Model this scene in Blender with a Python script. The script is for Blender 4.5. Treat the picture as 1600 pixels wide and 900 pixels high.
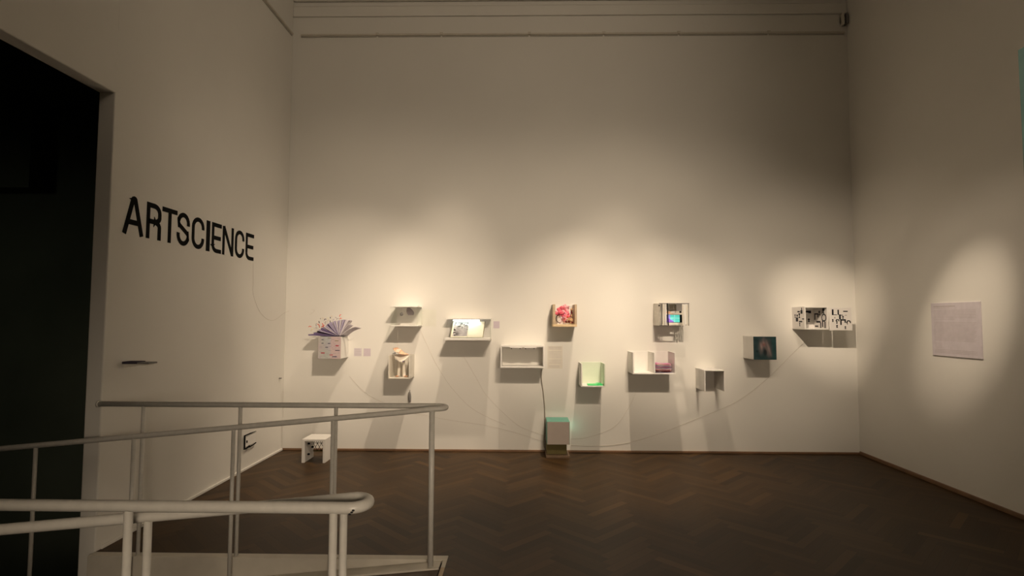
import bpy, bmesh, math, random
from mathutils import Vector, Matrix
random.seed(7)
S = bpy.context.scene
for o in list(bpy.data.objects): bpy.data.objects.remove(o)
COL = S.collection

# ------------------------------------------------------------------ camera
W, H, F = 1600, 900, 870.0
EYE = Vector((0, 0, 1.639))
PITCH, YAW, ROLL = 0.0558, 0.0173, 0.0034
cy, sy, cp, sp = math.cos(YAW), math.sin(YAW), math.cos(PITCH), math.sin(PITCH)
FW = Vector((-sy*cp, cy*cp, sp)); R0 = Vector((cy, sy, 0)); U0 = R0.cross(FW)
RT = R0*math.cos(ROLL)+U0*math.sin(ROLL); UP = U0*math.cos(ROLL)-R0*math.sin(ROLL)
cam_d = bpy.data.cameras.new('camera'); cam = bpy.data.objects.new('camera', cam_d); COL.objects.link(cam)
cam_d.sensor_width = 36; cam_d.lens = F/W*36; cam_d.clip_start = .02
cam.matrix_world = Matrix(((RT.x, UP.x, -FW.x, EYE.x), (RT.y, UP.y, -FW.y, EYE.y), (RT.z, UP.z, -FW.z, EYE.z), (0, 0, 0, 1)))
S.camera = cam

def ray(px, py): return FW + RT*((px-W/2)/F) - UP*((py-H/2)/F)
def atY(px, py, Y): d = ray(px, py); return EYE + d*(Y/d.y)
def atX(px, py, X): d = ray(px, py); return EYE + d*(X/d.x)
def atZ(px, py, Z): d = ray(px, py); return EYE + d*((Z-EYE.z)/d.z)

# ------------------------------------------------------------------ room size
YB, XL, XR, YF = 7.0, -2.982, 4.153, -3.0
ZRAIL, ZC = 5.294, 6.15
YJ, ZD, XLO = 3.943, 3.286, -3.10        # far door jamb, door head, outer face of the left wall
YJ2 = 1.60                                # near door jamb

# ------------------------------------------------------------------ light and exposure
S.view_settings.view_transform = 'Standard'; S.view_settings.look = 'None'
S.view_settings.exposure = 0.0; S.view_settings.gamma = 1.0; S.view_settings.use_curve_mapping = False
wd = bpy.data.worlds.new('world'); S.world = wd; wd.use_nodes = True
wd.node_tree.nodes['Background'].inputs[0].default_value = (.02, .02, .018, 1)
wd.node_tree.nodes['Background'].inputs[1].default_value = 0.2
WARM = (1.0, .805, .60)
def spot(name, loc, target, energy, deg, blend=1.0, rad=.05, col=WARM):
    l = bpy.data.lights.new(name, 'SPOT'); l.energy = energy; l.spot_size = math.radians(deg); l.spot_blend = blend
    l.shadow_soft_size = rad; l.color = col
    o = bpy.data.objects.new(name, l); COL.objects.link(o); o.location = loc
    o.rotation_euler = (Vector(target)-Vector(loc)).to_track_quat('-Z', 'Y').to_euler()
    return o
def area(name, loc, target, energy, sx, sy_, col=WARM):
    l = bpy.data.lights.new(name, 'AREA'); l.shape = 'RECTANGLE'; l.size = sx; l.size_y = sy_; l.energy = energy; l.color = col
    o = bpy.data.objects.new(name, l); COL.objects.link(o); o.location = loc
    o.rotation_euler = (Vector(target)-Vector(loc)).to_track_quat('-Z', 'Y').to_euler()
    return o
LY, LZ = 1.8, 5.0
E0 = 815
# each lamp of the track throws a bright core and a wide soft halo
def track(lx, ly, lz, tgt, e, core, halo=.19, wide=52):
    spot('track_spot', (lx, ly, lz), tgt, e*.78, core)
    spot('track_halo', (lx, ly, lz), tgt, e*halo, wide)
track(.5, LY, LZ, (-2.40, YB, 1.60), E0*.98, 26)
track(.78, LY, LZ, (-1.45, YB, 1.70), E0*.47, 19)
track(1.0, LY, LZ, (-.60, YB, 1.35), E0*.40, 21)
track(1.4, LY, LZ, (.60, YB, 1.70), E0*1.08, 20)
track(1.8, LY, LZ, (1.80, YB, 1.58), E0*.95, 21)
track(2.2, LY, LZ, (2.85, YB, 1.15), E0*.40, 26)
track(.4, LY, LZ, (3.78, YB, 1.68), E0*1.75, 13, .16, 30)
track(1.2, 3.2, 5.2, (XR, 5.30, 1.62), 820, 14, .16, 27)
# high lamps nearer the wall: the long soft shadows
spot('high_lamp', (-.1, 5.55, 6.0), (-1.6, 6.38, 0), 800, 40, rad=.045)
spot('high_lamp', (1.2, 5.55, 6.0), (1.15, 6.38, 0), 800, 40, rad=.045)
# unseen fill added for the general room light and the upper wall
spot('room_fill', (1.6, .3, 5.9), (-.8, 7.0, 4.2), 290, 75, rad=.4)
area('overhead_fill', (.3, -.5, 5.9), (.3, 5.0, 2.2), 12, 3.0, 1.0)
# low unseen fill added behind the camera for the rails and box fronts
spot('front_fill', (1.0, -2.6, 1.7), (-.62, 2.1, .72), 440, 41, rad=.5)
spot('front_fill', (2.0, -2.6, 1.9), (.4, 7.0, 1.3), 300, 46, rad=.5)
# faint unseen fill added in the dark room beyond the opening
spot('dark_room_fill', (-7.0, -.5, 3.0), (-5.5, 6.4, 1.0), 60, 46, rad=.5, col=(1, 1, .72))

# ------------------------------------------------------------------ materials
def new_mat(name):
    m = bpy.data.materials.new(name); m.use_nodes = True
    return m, m.node_tree.nodes, m.node_tree.links, m.node_tree.nodes['Principled BSDF']
def mat(name, col, rough=.6, spec=.3, metal=0, noise=.06, nscale=14, bump=0, emit=None, estr=0, trans=0):
    m, n, l, b = new_mat(name)
    b.inputs['Roughness'].default_value = rough; b.inputs['Specular IOR Level'].default_value = spec; b.inputs['Metallic'].default_value = metal
    tc = n.new('ShaderNodeTexCoord'); nz = n.new('ShaderNodeTexNoise'); nz.inputs['Scale'].default_value = nscale; nz.inputs['Detail'].default_value = 4
    l.new(tc.outputs['Object'], nz.inputs['Vector'])
    rp = n.new('ShaderNodeValToRGB'); rp.color_ramp.elements[0].position = .3; rp.color_ramp.elements[1].position = .7
    rp.color_ramp.elements[0].color = tuple(c*(1-noise) for c in col)+(1,); rp.color_ramp.elements[1].color = tuple(min(1, c*(1+noise)) for c in col)+(1,)
    l.new(nz.outputs['Fac'], rp.inputs['Fac']); l.new(rp.outputs['Color'], b.inputs['Base Color'])
    if bump:
        bp = n.new('ShaderNodeBump'); bp.inputs['Strength'].default_value = bump; bp.inputs['Distance'].default_value = .01
        l.new(nz.outputs['Fac'], bp.inputs['Height']); l.new(bp.outputs['Normal'], b.inputs['Normal'])
    if emit:
        b.inputs['Emission Color'].default_value = emit+(1,); b.inputs['Emission Strength'].default_value = estr
    if trans: b.inputs['Transmission Weight'].default_value = trans
    return m
M = {}
M['wall'] = mat('wall_paint', (.78, .76, .71), .8, .15, noise=.015, nscale=1.3, bump=.03)
M['white'] = mat('white_board', (.80, .78, .74), .5, .3, noise=.02)
M['cream'] = mat('cream_board', (.72, .68, .60), .55, .3, noise=.03)
M['greenlit'] = mat('green_lit_board', (.70, .76, .62), .5, .3, noise=.02)  # white board with the green light on it put into the colour
M['rail'] = mat('rail_paint', (.62, .60, .55), .35, .45, noise=.05, nscale=30)
M['chip'] = mat('chipped_metal', (.02, .02, .02), .5)
M['trimwhite'] = mat('trim_paint', (.62, .58, .50), .5, .3, noise=.06, nscale=8)
M['black'] = mat('black_vinyl', (.010, .010, .010), .8, .05)
M['unlitroom'] = mat('unlit_room_tone', (.10, .11, .085), .9, .1, noise=.15, nscale=1)  # darkness of the unlit room is put into this wall colour
M['ramp'] = mat('ramp_lino', (.085, .055, .035), .5, .3, noise=.15, nscale=9)
M['seam'] = mat('dark_seam', (.01, .01, .01), .8)
M['skirt'] = mat('skirting_wood', (.22, .125, .07), .4, .35, noise=.15, nscale=6)
M['standwood'] = mat('stand_wood', (.16, .105, .065), .5, .3, noise=.12, nscale=12)
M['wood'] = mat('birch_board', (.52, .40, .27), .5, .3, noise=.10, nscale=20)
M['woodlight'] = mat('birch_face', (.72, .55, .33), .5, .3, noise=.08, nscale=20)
M['paper'] = mat('paper', (.80, .77, .75), .8, .1, noise=.02)
M['lilac'] = mat('lilac_paper', (.44, .39, .54), .8, .1, noise=.08)
M['lilacdark'] = mat('violet_paper', (.16, .12, .24), .8, .1, noise=.1)
M['lilacpale'] = mat('pale_lilac_paper', (.64, .59, .63), .8, .1, noise=.05)
M['labellilac'] = mat('lilac_label', (.62, .54, .60), .8, .1, noise=.03)
M['inkfaint'] = mat('faint_print', (.48, .43, .43), .8, .1)
M['yellowpaper2'] = mat('cream_page', (.86, .85, .72), .8, .1, noise=.02)
M['ink'] = mat('grey_print', (.40, .36, .38), .8, .1)
M['inkdark'] = mat('dark_print', (.06, .05, .07), .8, .1)
M['inkred'] = mat('red_print', (.45, .10, .12), .8, .1)
M['red'] = mat('red_paper', (.70, .10, .06), .7, .1)
M['pink'] = mat('pink_paper', (.80, .16, .22), .7, .1, noise=.2, nscale=40)
M['pinkpale'] = mat('rose_paper', (.85, .42, .46), .7, .1, noise=.15, nscale=40)
M['magenta'] = mat('magenta_paper', (.62, .22, .42), .7, .1, noise=.2, nscale=30)
M['maroon'] = mat('maroon_paper', (.16, .03, .03), .7, .1, noise=.3, nscale=40)
M['tan'] = mat('tan_paper', (.55, .36, .20), .7, .1, noise=.2, nscale=40)
M['peach'] = mat('peach_paper', (.80, .48, .32), .7, .1, noise=.12, nscale=20)
M['clothpale'] = mat('pale_cloth', (.80, .74, .64), .9, .05, noise=.04, nscale=25)
M['cloth'] = mat('cream_cloth', (.74, .64, .50), .9, .05, noise=.06, nscale=25)
M['railshade'] = mat('painted_rail_shadow', (.48, .46, .41), .6, .2)  # shade under the picture rails, put into the colour
M['grey'] = mat('grey_plastic', (.20, .19, .18), .5, .3)
M['string'] = mat('string_grey', (.62, .57, .50), .9, .05)
M['cable'] = mat('cable_grey', (.42, .38, .32), .6, .2)
M['green'] = mat('green_acrylic', (.08, .72, .22), .35, .4, noise=.03)
M['teal'] = mat('teal_board', (.13, .37, .29), .45, .4, noise=.04)
M['greypink'] = mat('pinkish_grey_board', (.42, .36, .32), .6, .2, noise=.02)
M['metal'] = mat('foil_metal', (.55, .52, .46), .32, .5, metal=.6, noise=.1, nscale=30)
M['led'] = mat('led_tube', (1, 1, 1), .5, emit=(.92, 1.0, .97), estr=3.0)
M['screenteal'] = mat('projection_picture', (.22, .30, .24), .6, emit=(.35, .58, .44), estr=.08)
M['bookbrown'] = mat('book_cover', (.16, .13, .05), .6, .2)
M['yellowpaper'] = mat('yellowish_paper', (.82, .78, .52), .8, .1, noise=.02)
def acrylic(name='clear_acrylic', tint=(.975, .985, .97, 1), gloss=.035):
    m, n, l, b = new_mat(name)
    tr = n.new('ShaderNodeBsdfTransparent'); tr.inputs[0].default_value = tint
    gl = n.new('ShaderNodeBsdfGlossy'); gl.inputs['Roughness'].default_value = .08
    mx = n.new('ShaderNodeMixShader'); mx.inputs[0].default_value = gloss
    l.new(tr.outputs[0], mx.inputs[1]); l.new(gl.outputs[0], mx.inputs[2]); l.new(mx.outputs[0], n['Material Output'].inputs['Surface'])
    return m
M['acrylic'] = acrylic(); M['lightpatch'] = acrylic('light_patch_film', (.997, 1, .985, 1), .015)
def paint_mat(name, rough=.5, emit=0):
    m, n, l, b = new_mat(name)
    a = n.new('ShaderNodeAttribute'); a.attribute_name = 'Col'
    l.new(a.outputs['Color'], b.inputs['Base Color']); b.inputs['Roughness'].default_value = rough; b.inputs['Specular IOR Level'].default_value = .25
    if emit: l.new(a.outputs['Color'], b.inputs['Emission Color']); b.inputs['Emission Strength'].default_value = emit
    return m
M['print'] = paint_mat('printed_picture')
M['screen'] = paint_mat('lit_screen', .3, .8)
def floor_mat():
    m, n, l, b = new_mat('herringbone_parquet')
    a = n.new('ShaderNodeAttribute'); a.attribute_name = 'tone'
    uv = n.new('ShaderNodeUVMap'); uv.uv_map = 'plank'
    mp = n.new('ShaderNodeMapping'); mp.inputs['Scale'].default_value = (1.2, 14, 1); l.new(uv.outputs[0], mp.inputs[0])
    nz = n.new('ShaderNodeTexNoise'); nz.noise_dimensions = '4D'; nz.inputs['Scale'].default_value = 2.0; nz.inputs['Detail'].default_value = 5
    l.new(mp.outputs[0], nz.inputs['Vector'])
    mw = n.new('ShaderNodeMath'); mw.operation = 'MULTIPLY'; mw.inputs[1].default_value = 57; l.new(a.outputs['Fac'], mw.inputs[0]); l.new(mw.outputs[0], nz.inputs['W'])
    ad = n.new('ShaderNodeMath'); ad.operation = 'MULTIPLY_ADD'; ad.inputs[1].default_value = .45; l.new(nz.outputs['Fac'], ad.inputs[0]); l.new(a.outputs['Fac'], ad.inputs[2])
    sb = n.new('ShaderNodeMath'); sb.operation = 'SUBTRACT'; sb.inputs[1].default_value = .22; l.new(ad.outputs[0], sb.inputs[0])
    rp = n.new('ShaderNodeValToRGB'); e = rp.color_ramp.elements
    e[0].position = .0; e[0].color = (.026, .0135, .0048, 1); e[1].position = 1; e[1].color = (.095, .050, .018, 1)
    k = e.new(.5); k.color = (.050, .0265, .0096, 1)
    l.new(sb.outputs[0], rp.inputs[0])
    # dark joints at the plank edges
    sx = n.new('ShaderNodeSeparateXYZ'); l.new(uv.outputs[0], sx.inputs[0])
    def edge(out, w):
        p = n.new('ShaderNodeMath'); p.operation = 'PINGPONG'; p.inputs[1].default_value = .5; l.new(out, p.inputs[0])
        q = n.new('ShaderNodeMath'); q.operation = 'LESS_THAN'; q.inputs[1].default_value = w; l.new(p.outputs[0], q.inputs[0]); return q
    e1, e2 = edge(sx.outputs['X'], .004), edge(sx.outputs['Y'], .025)
    mx = n.new('ShaderNodeMath'); mx.operation = 'MAXIMUM'; l.new(e1.outputs[0], mx.inputs[0]); l.new(e2.outputs[0], mx.inputs[1])
    mm = n.new('ShaderNodeMath'); mm.operation = 'MULTIPLY'; mm.inputs[1].default_value = .6; l.new(mx.outputs[0], mm.inputs[0])
    mix = n.new('ShaderNodeMixRGB'); mix.inputs[2].default_value = (.02, .012, .006, 1); l.new(mm.outputs[0], mix.inputs[0]); l.new(rp.outputs[0], mix.inputs[1])
    l.new(mix.outputs[0], b.inputs['Base Color'])
    rr = n.new('ShaderNodeMapRange'); rr.inputs[3].default_value = .38; rr.inputs[4].default_value = .55; l.new(nz.outputs['Fac'], rr.inputs[0]); l.new(rr.outputs[0], b.inputs['Roughness'])
    b.inputs['Specular IOR Level'].default_value = .18
    return m
M['floor'] = floor_mat()

# ------------------------------------------------------------------ mesh helpers
class MB:
    def __init__(s): s.bm = bmesh.new()
    def box(s, a, b, bev=0):
        a, b = Vector(a), Vector(b)
        lo = Vector(map(min, a, b)); hi = Vector(map(max, a, b))
        r = bmesh.ops.create_cube(s.bm, size=1); vs = r['verts']
        for v in vs: v.co = Vector(((v.co.x+.5)*(hi.x-lo.x)+lo.x, (v.co.y+.5)*(hi.y-lo.y)+lo.y, (v.co.z+.5)*(hi.z-lo.z)+lo.z))
        if bev:
            es = list({e for v in vs for e in v.link_edges})
            bmesh.ops.bevel(s.bm, geom=es, offset=bev, segments=2, affect='EDGES', profile=.5)
        return s
    def prism(s, pts, ext):
        """closed polygon pts (3D) pushed by vector ext"""
        ext = Vector(ext); a = [s.bm.verts.new(Vector(p)) for p in pts]; b = [s.bm.verts.new(Vector(p)+ext) for p in pts]
        n = len(a); s.bm.faces.new(a); s.bm.faces.new(b[::-1])
        for i in range(n): s.bm.faces.new((a[i], b[i], b[(i+1) % n], a[(i+1) % n]))
        return s
    def tube(s, pts, r, seg=12, caps=True, taper=None):
        pts = [Vector(p) for p in pts]; n = len(pts); rings = []; up = None
        for i, p in enumerate(pts):
            t = ((pts[min(i+1, n-1)]-pts[max(i-1, 0)])).normalized()
            if up is None:
                up = Vector((0, 0, 1)) if abs(t.z) < .9 else Vector((0, 1, 0))
            x = t.cross(up).normalized(); y = x.cross(t).normalized(); up = y
            rr = r if taper is None else r*taper(i/(n-1))
            rings.append([s.bm.verts.new(p+x*math.cos(2*math.pi*k/seg)*rr+y*math.sin(2*math.pi*k/seg)*rr) for k in range(seg)])
        for i in range(n-1):
            for k in range(seg): s.bm.faces.new((rings[i][k], rings[i][(k+1) % seg], rings[i+1][(k+1) % seg], rings[i+1][k]))
        if caps: s.bm.faces.new(rings[0][::-1]); s.bm.faces.new(rings[-1])
        return s
    def sphere(s, c, r, sx=1, sy_=1, sz=1, u=16, v=10, jit=0):
        m = Matrix.Translation(Vector(c)) @ Matrix.Diagonal((r*sx, r*sy_, r*sz, 1))
        g = bmesh.ops.create_uvsphere(s.bm, u_segments=u, v_segments=v, radius=1, matrix=m)
        if jit:
            for w in g['verts']: w.co += Vector((random.uniform(-jit, jit), random.uniform(-jit, jit), random.uniform(-jit, jit)))
        return s
    def quad(s, *ps):
        s.bm.faces.new([s.bm.verts.new(Vector(p)) for p in ps]); return s
    def sheet(s, fn, nu, nv, th=.0015):
        """curved sheet with thickness: fn(u,v)->point"""
        g = [[Vector(fn(i/nu, j/nv)) for j in range(nv+1)] for i in range(nu+1)]
        def nrm(i, j):
            a = g[min(i+1, nu)][j]-g[max(i-1, 0)][j]; b = g[i][min(j+1, nv)]-g[i][max(j-1, 0)]
            c = a.cross(b); return c.normalized() if c.length > 1e-9 else Vector((0, 0, 1))
        A = [[s.bm.verts.new(g[i][j]) for j in range(nv+1)] for i in range(nu+1)]
        B = [[s.bm.verts.new(g[i][j]+nrm(i, j)*th) for j in range(nv+1)] for i in range(nu+1)]
        for i in range(nu):
            for j in range(nv):
                s.bm.faces.new((A[i][j], A[i+1][j], A[i+1][j+1], A[i][j+1])); s.bm.faces.new((B[i][j], B[i][j+1], B[i+1][j+1], B[i+1][j]))
        rim = [(i, 0) for i in range(nu)]+[(nu, j) for j in range(nv)]+[(i, nv) for i in range(nu, 0, -1)]+[(0, j) for j in range(nv, 0, -1)]
        for k in range(len(rim)):
            p, q = rim[k], rim[(k+1) % len(rim)]
            s.bm.faces.new((A[p[0]][p[1]], B[p[0]][p[1]], B[q[0]][q[1]], A[q[0]][q[1]]))
        return s
    def build(s, name, m, parent=None, smooth=False, mats=None):
        org = Vector((0, 0, 0)); p = parent
        while p is not None: org += p.location; p = p.parent
        top = parent is None
        if top and len(s.bm.verts):
            vs = [v.co for v in s.bm.verts]
            org = Vector(((min(v.x for v in vs)+max(v.x for v in vs))/2, (min(v.y for v in vs)+max(v.y for v in vs))/2, min(v.z for v in vs)))
        for v in s.bm.verts: v.co -= org
        bmesh.ops.recalc_face_normals(s.bm, faces=s.bm.faces[:])
        me = bpy.data.meshes.new(name); s.bm.to_mesh(me); s.bm.free()
        me.materials.append(m)
        for e in (mats or []): me.materials.append(e)
        if smooth:
            for f in me.polygons: f.use_smooth = True
        o = bpy.data.objects.new(name, me); COL.objects.link(o)
        if top: o.location = org
        else: o.parent = parent
        return o
def tag(o, label, cat, group=None, kind=None):
    o['label'] = label; o['category'] = cat
    if group: o['group'] = group
    if kind: o['kind'] = kind
    return o
def thing(name, label, cat, loc, group=None):
    o = bpy.data.objects.new(name, None); o.empty_display_size = .1; COL.objects.link(o); o.location = loc
    return tag(o, label, cat, group)
def struct(name, mb, m, smooth=False, parent=None):
    o = mb.build(name, m, parent, smooth)
    if parent is None: o['kind'] = 'structure'
    return o
def spline(pts, n=8):
    pts = [Vector(p) for p in pts]; out = []
    for i in range(len(pts)-1):
        p0, p1, p2, p3 = pts[max(i-1, 0)], pts[i], pts[i+1], pts[min(i+2, len(pts)-1)]
        for k in range(n):
            t = k/n
            out.append(.5*((2*p1)+(p2-p0)*t+(2*p0-5*p1+4*p2-p3)*t*t+(3*p1-p0-3*p2+p3)*t**3))
    out.append(pts[-1]); return out
def ribbon2d(path, w):
    """mitred 2D stroke outline -> list of quads"""
    L, Rr = [], []; n = len(path)
    for i, (x, y) in enumerate(path):
        def d(a, b):
            dx, dy = b[0]-a[0], b[1]-a[1]; q = math.hypot(dx, dy) or 1e-9; return dx/q, dy/q
        d1 = d(path[i-1], path[i]) if i else None; d2 = d(path[i], path[i+1]) if i < n-1 else None
        d1 = d1 or d2; d2 = d2 or d1
        nx, ny = -(d1[1]+d2[1]), d1[0]+d2[0]; q = math.hypot(nx, ny) or 1e-9; nx /= q; ny /= q
        c = max(.45, nx*(-d1[1])+ny*d1[0]); k = w/2/c
        L.append((x+nx*k, y+ny*k)); Rr.append((x-nx*k, y-ny*k))
    return [(L[i], L[i+1], Rr[i+1], Rr[i]) for i in range(n-1)]
def painted(name, parent, P, n, m, fn, th=.002, pushdir=(0, -1, 0)):
    """flat picture: P(u,v)->point, fn(u,v)->rgb"""
    bm = bmesh.new(); cl = bm.loops.layers.float_color.new('Col')
    g = [[bm.verts.new(Vector(P(i/n, j/n))) for j in range(n+1)] for i in range(n+1)]
    for i in range(n):
        for j in range(n):
            f = bm.faces.new((g[i][j], g[i+1][j], g[i+1][j+1], g[i][j+1])); c = fn((i+.5)/n, (j+.5)/n)
            for lp in f.loops: lp[cl] = (*c, 1)
    org = Vector((0, 0, 0)); p = parent
    while p is not None: org += p.location; p = p.parent
    ext = bmesh.ops.extrude_face_region(bm, geom=bm.faces[:])
    for v in [x for x in ext['geom'] if isinstance(x, bmesh.types.BMVert)]: v.co += Vector(pushdir)*th
    for v in bm.verts: v.co -= org
    bmesh.ops.recalc_face_normals(bm, faces=bm.faces[:])
    me = bpy.data.meshes.new(name); bm.to_mesh(me); bm.free(); me.materials.append(m)
    o = bpy.data.objects.new(name, me); COL.objects.link(o); o.parent = parent
    return o

# ================================================================== THE SETTING
ZLOW = -.9
# ---- ramp geometry
zA = atY(420, 633, 3.90).z                      # level rail
pB0, pB1 = atY(690, 640.5, 3.78), atY(0, 703, 3.78)
SL = (pB0.z-pB1.z)/(pB0.x-pB1.x)                # ramp slope
XT = atZ(690, 874, 0).x                         # where the ramp starts to fall
XE = atZ(701, 868, 0).x                         # right edge of the white threshold
Y2, Y1 = 3.875, 1.86                            # far and near sides of the ramp well
def zr(x): return min(0, (x-XT)*SL)

# ---- floor: herringbone planks, one mesh
def make_floor():
    bm = bmesh.new(); uvl = bm.loops.layers.uv.new('plank'); tl = bm.faces.layers.float.new('tone')
    w, n = .072, 7
    c45 = math.cos(math.pi/4)
    cx, cyy = .6, 2.5
    def P(u, v): return ((u-v)*c45*w+cx, (u+v)*c45*w+cyy)
    def add(u0, v0, u1, v1, flip):
        q = [P(u0, v0), P(u1, v0), P(u1, v1), P(u0, v1)]
        if max(a for a, b in q) < XL or min(a for a, b in q) > XR or max(b for a, b in q) < YF or min(b for a, b in q) > YB: return
        f = bm.faces.new([bm.verts.new((a, b, 0)) for a, b in q]); f[tl] = min(1, max(0, random.gauss(.5, .15)))
        uvs = [(0, 0), (1, 0), (1, 1), (0, 1)] if not flip else [(0, 0), (0, 1), (1, 1), (1, 0)]
        for lp, u in zip(f.loops, uvs): lp[uvl].uv = u
    for k in range(-140, 141):
        for m_ in range(-14, 15):
            ox, oy = k+n*m_, k-n*m_
            add(ox, oy, ox+n, oy+1, False); add(ox, oy+1, ox+1, oy+1+n, True)
    for co, no in (((XL, 0, 0), (1, 0, 0)), ((XR, 0, 0), (1, 0, 0)), ((0, YF, 0), (0, 1, 0)), ((0, YB, 0), (0, 1, 0)), ((XE, 0, 0), (1, 0, 0)), ((0, YJ, 0), (0, 1, 0)), ((0, Y1-.07, 0), (0, 1, 0))):
        bmesh.ops.bisect_plane(bm, geom=bm.verts[:]+bm.edges[:]+bm.faces[:], plane_co=co, plane_no=no)
    dead = []
    for f in bm.faces:
        c = f.calc_center_median()
        if c.x < XL or c.x > XR or c.y < YF or c.y > YB or (c.x < XE and Y1-.07 < c.y < YJ): dead.append(f)
    bmesh.ops.delete(bm, geom=dead, context='FACES')
    bmesh.ops.recalc_face_normals(bm, faces=bm.faces[:])
    for f in bm.faces:
        if f.normal.z < 0: f.normal_flip()
    me = bpy.data.meshes.new('floor')
    bm.to_mesh(me); bm.free(); me.materials.append(M['floor'])
    o = bpy.data.objects.new('floor', me); COL.objects.link(o); o['kind'] = 'structure'
make_floor()

# ---- walls
struct('wall_back', MB().box((XLO, YB, ZLOW), (XR+.2, YB+.2, ZC+.2)), M['wall'])
struct('wall_right', MB().box((XR, YF-.2, ZLOW), (XR+.2, YB, ZC+.2)), M['wall'])
wl = MB()
wl.box((XLO, YJ, ZLOW), (XL, YB, ZC+.2), .008)
wl.box((XLO, YJ2, ZD), (XL, YJ+.01, ZC+.2), .008)
wl.box((XLO, YF-.2, ZLOW), (XL, YJ2, ZC+.2), .008)
struct('wall_left', wl, M['wall'])
struct('wall_front', MB().box((XL, YF-.2, ZLOW), (XR, YF, ZC+.2)), M['wall'])
struct('ceiling', MB().box((XL, YF, ZC), (XR, YB, ZC+.2)), M['wall'])
# dark room through the opening
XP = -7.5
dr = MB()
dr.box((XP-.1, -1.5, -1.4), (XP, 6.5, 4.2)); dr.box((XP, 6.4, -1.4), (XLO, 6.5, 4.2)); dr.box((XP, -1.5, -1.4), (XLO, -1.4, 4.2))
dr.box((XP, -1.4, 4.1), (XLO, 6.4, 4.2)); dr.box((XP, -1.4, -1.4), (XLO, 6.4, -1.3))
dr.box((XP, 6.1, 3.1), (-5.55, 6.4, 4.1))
struct('wall_dark_room', dr, M['unlitroom'])
# ---- ramp surface, white margins, retaining wall and threshold
rx0 = -6.4
def slab(xa, xb, ya, yb, top, th):
    return MB().prism([(xa, ya, zr(xa)+top), (xb, ya, zr(xb)+top), (xb, ya, zr(xb)+top-th), (xa, ya, zr(xa)+top-th)], (0, yb-ya, 0))
struct('ramp', slab(rx0, XT, Y1+.005, Y2-.008, -.012, .12), M['ramp'])
struct('trim_1', slab(rx0, XT, Y2-.115, Y2-.008, 0, .012), M['trimwhite'])
struct('trim_2', slab(rx0, XT, Y1+.005, Y1+.11, 0, .012), M['trimwhite'])
struct('trim_3', MB().box((XL, Y2, -.9), (XE, YJ, .004), .003), M['trimwhite'])
struct('trim_4', MB().box((XL, Y1-.07, -.9), (XE, Y1, .004), .003), M['trimwhite'])
struct('trim_5', MB().box((XT+.012, Y2-.115, -.3), (XE, Y2, .004), .003), M['trimwhite'])
struct('trim_6', MB().box((XT+.012, Y1+.11, -.3), (XE, Y2-.1155, .003), .002), M['wood'])
struct('trim_7', MB().box((XT+.012, Y1, -.3), (XE, Y1+.1095, .004), .003), M['trimwhite'])
struct('trim_8', MB().box((XT, Y1, -.3), (XT+.012, Y2, -.02)), M['seam'])
# ---- skirtings
struct('baseboard_back', MB().box((XL, YB-.018, 0), (XR, YB, .024), .004), M['skirt'])
struct('baseboard_left', MB().box((XL, YJ+.05, 0), (XL+.014, YB-.018, .026), .004), M['wall'])
struct('baseboard_right', MB().box((XR-.020, YF, 0), (XR, YB-.018, .04), .005), M['skirt'])
# ---- picture rails and the stepped frieze above
pr = MB()
xs = [XL+.10]
for px in (590, 690, 827, 943, 1060, 1200): xs.append(atY(px, 57, YB).x)
xs.append(XR-.03)
for a, b in zip(xs[:-1], xs[1:]): pr.box((a+.012, YB-.030, ZRAIL), (b-.012, YB, ZRAIL+.024), .004)
for a in xs[1:-1]: pr.box((a-.02, YB-.036, ZRAIL+.004), (a+.02, YB, ZRAIL+.036), .004)
rail9 = struct('trim_9', pr, M['trimwhite'])
shade_strip = MB()  # grey strip painting the shadow line under the back rail
for a, b in zip(xs[:-1], xs[1:]): shade_strip.box((a+.012, YB-.012, ZRAIL-.012), (b-.012, YB, ZRAIL))
shade_strip.build('painted_shadow_line', M['railshade'], rail9)
tl = struct('trim_10', MB().box((XL, YJ-1, ZRAIL), (XL+.030, YB-.05, ZRAIL+.024), .004), M['trimwhite'])
MB().box((XL, YJ-1, ZRAIL-.012), (XL+.012, YB-.05, ZRAIL)).build('painted_shadow_line', M['railshade'], tl)  # same painted shadow line under the left rail
fz = MB(); fz.box((XL, YB-.02, ZRAIL+.26), (XR, YB, ZRAIL+.40), .015).box((XL, YB-.04, ZRAIL+.46), (XR, YB, ZC), .03)
struct('trim_11', fz, M['wall'])

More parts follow.
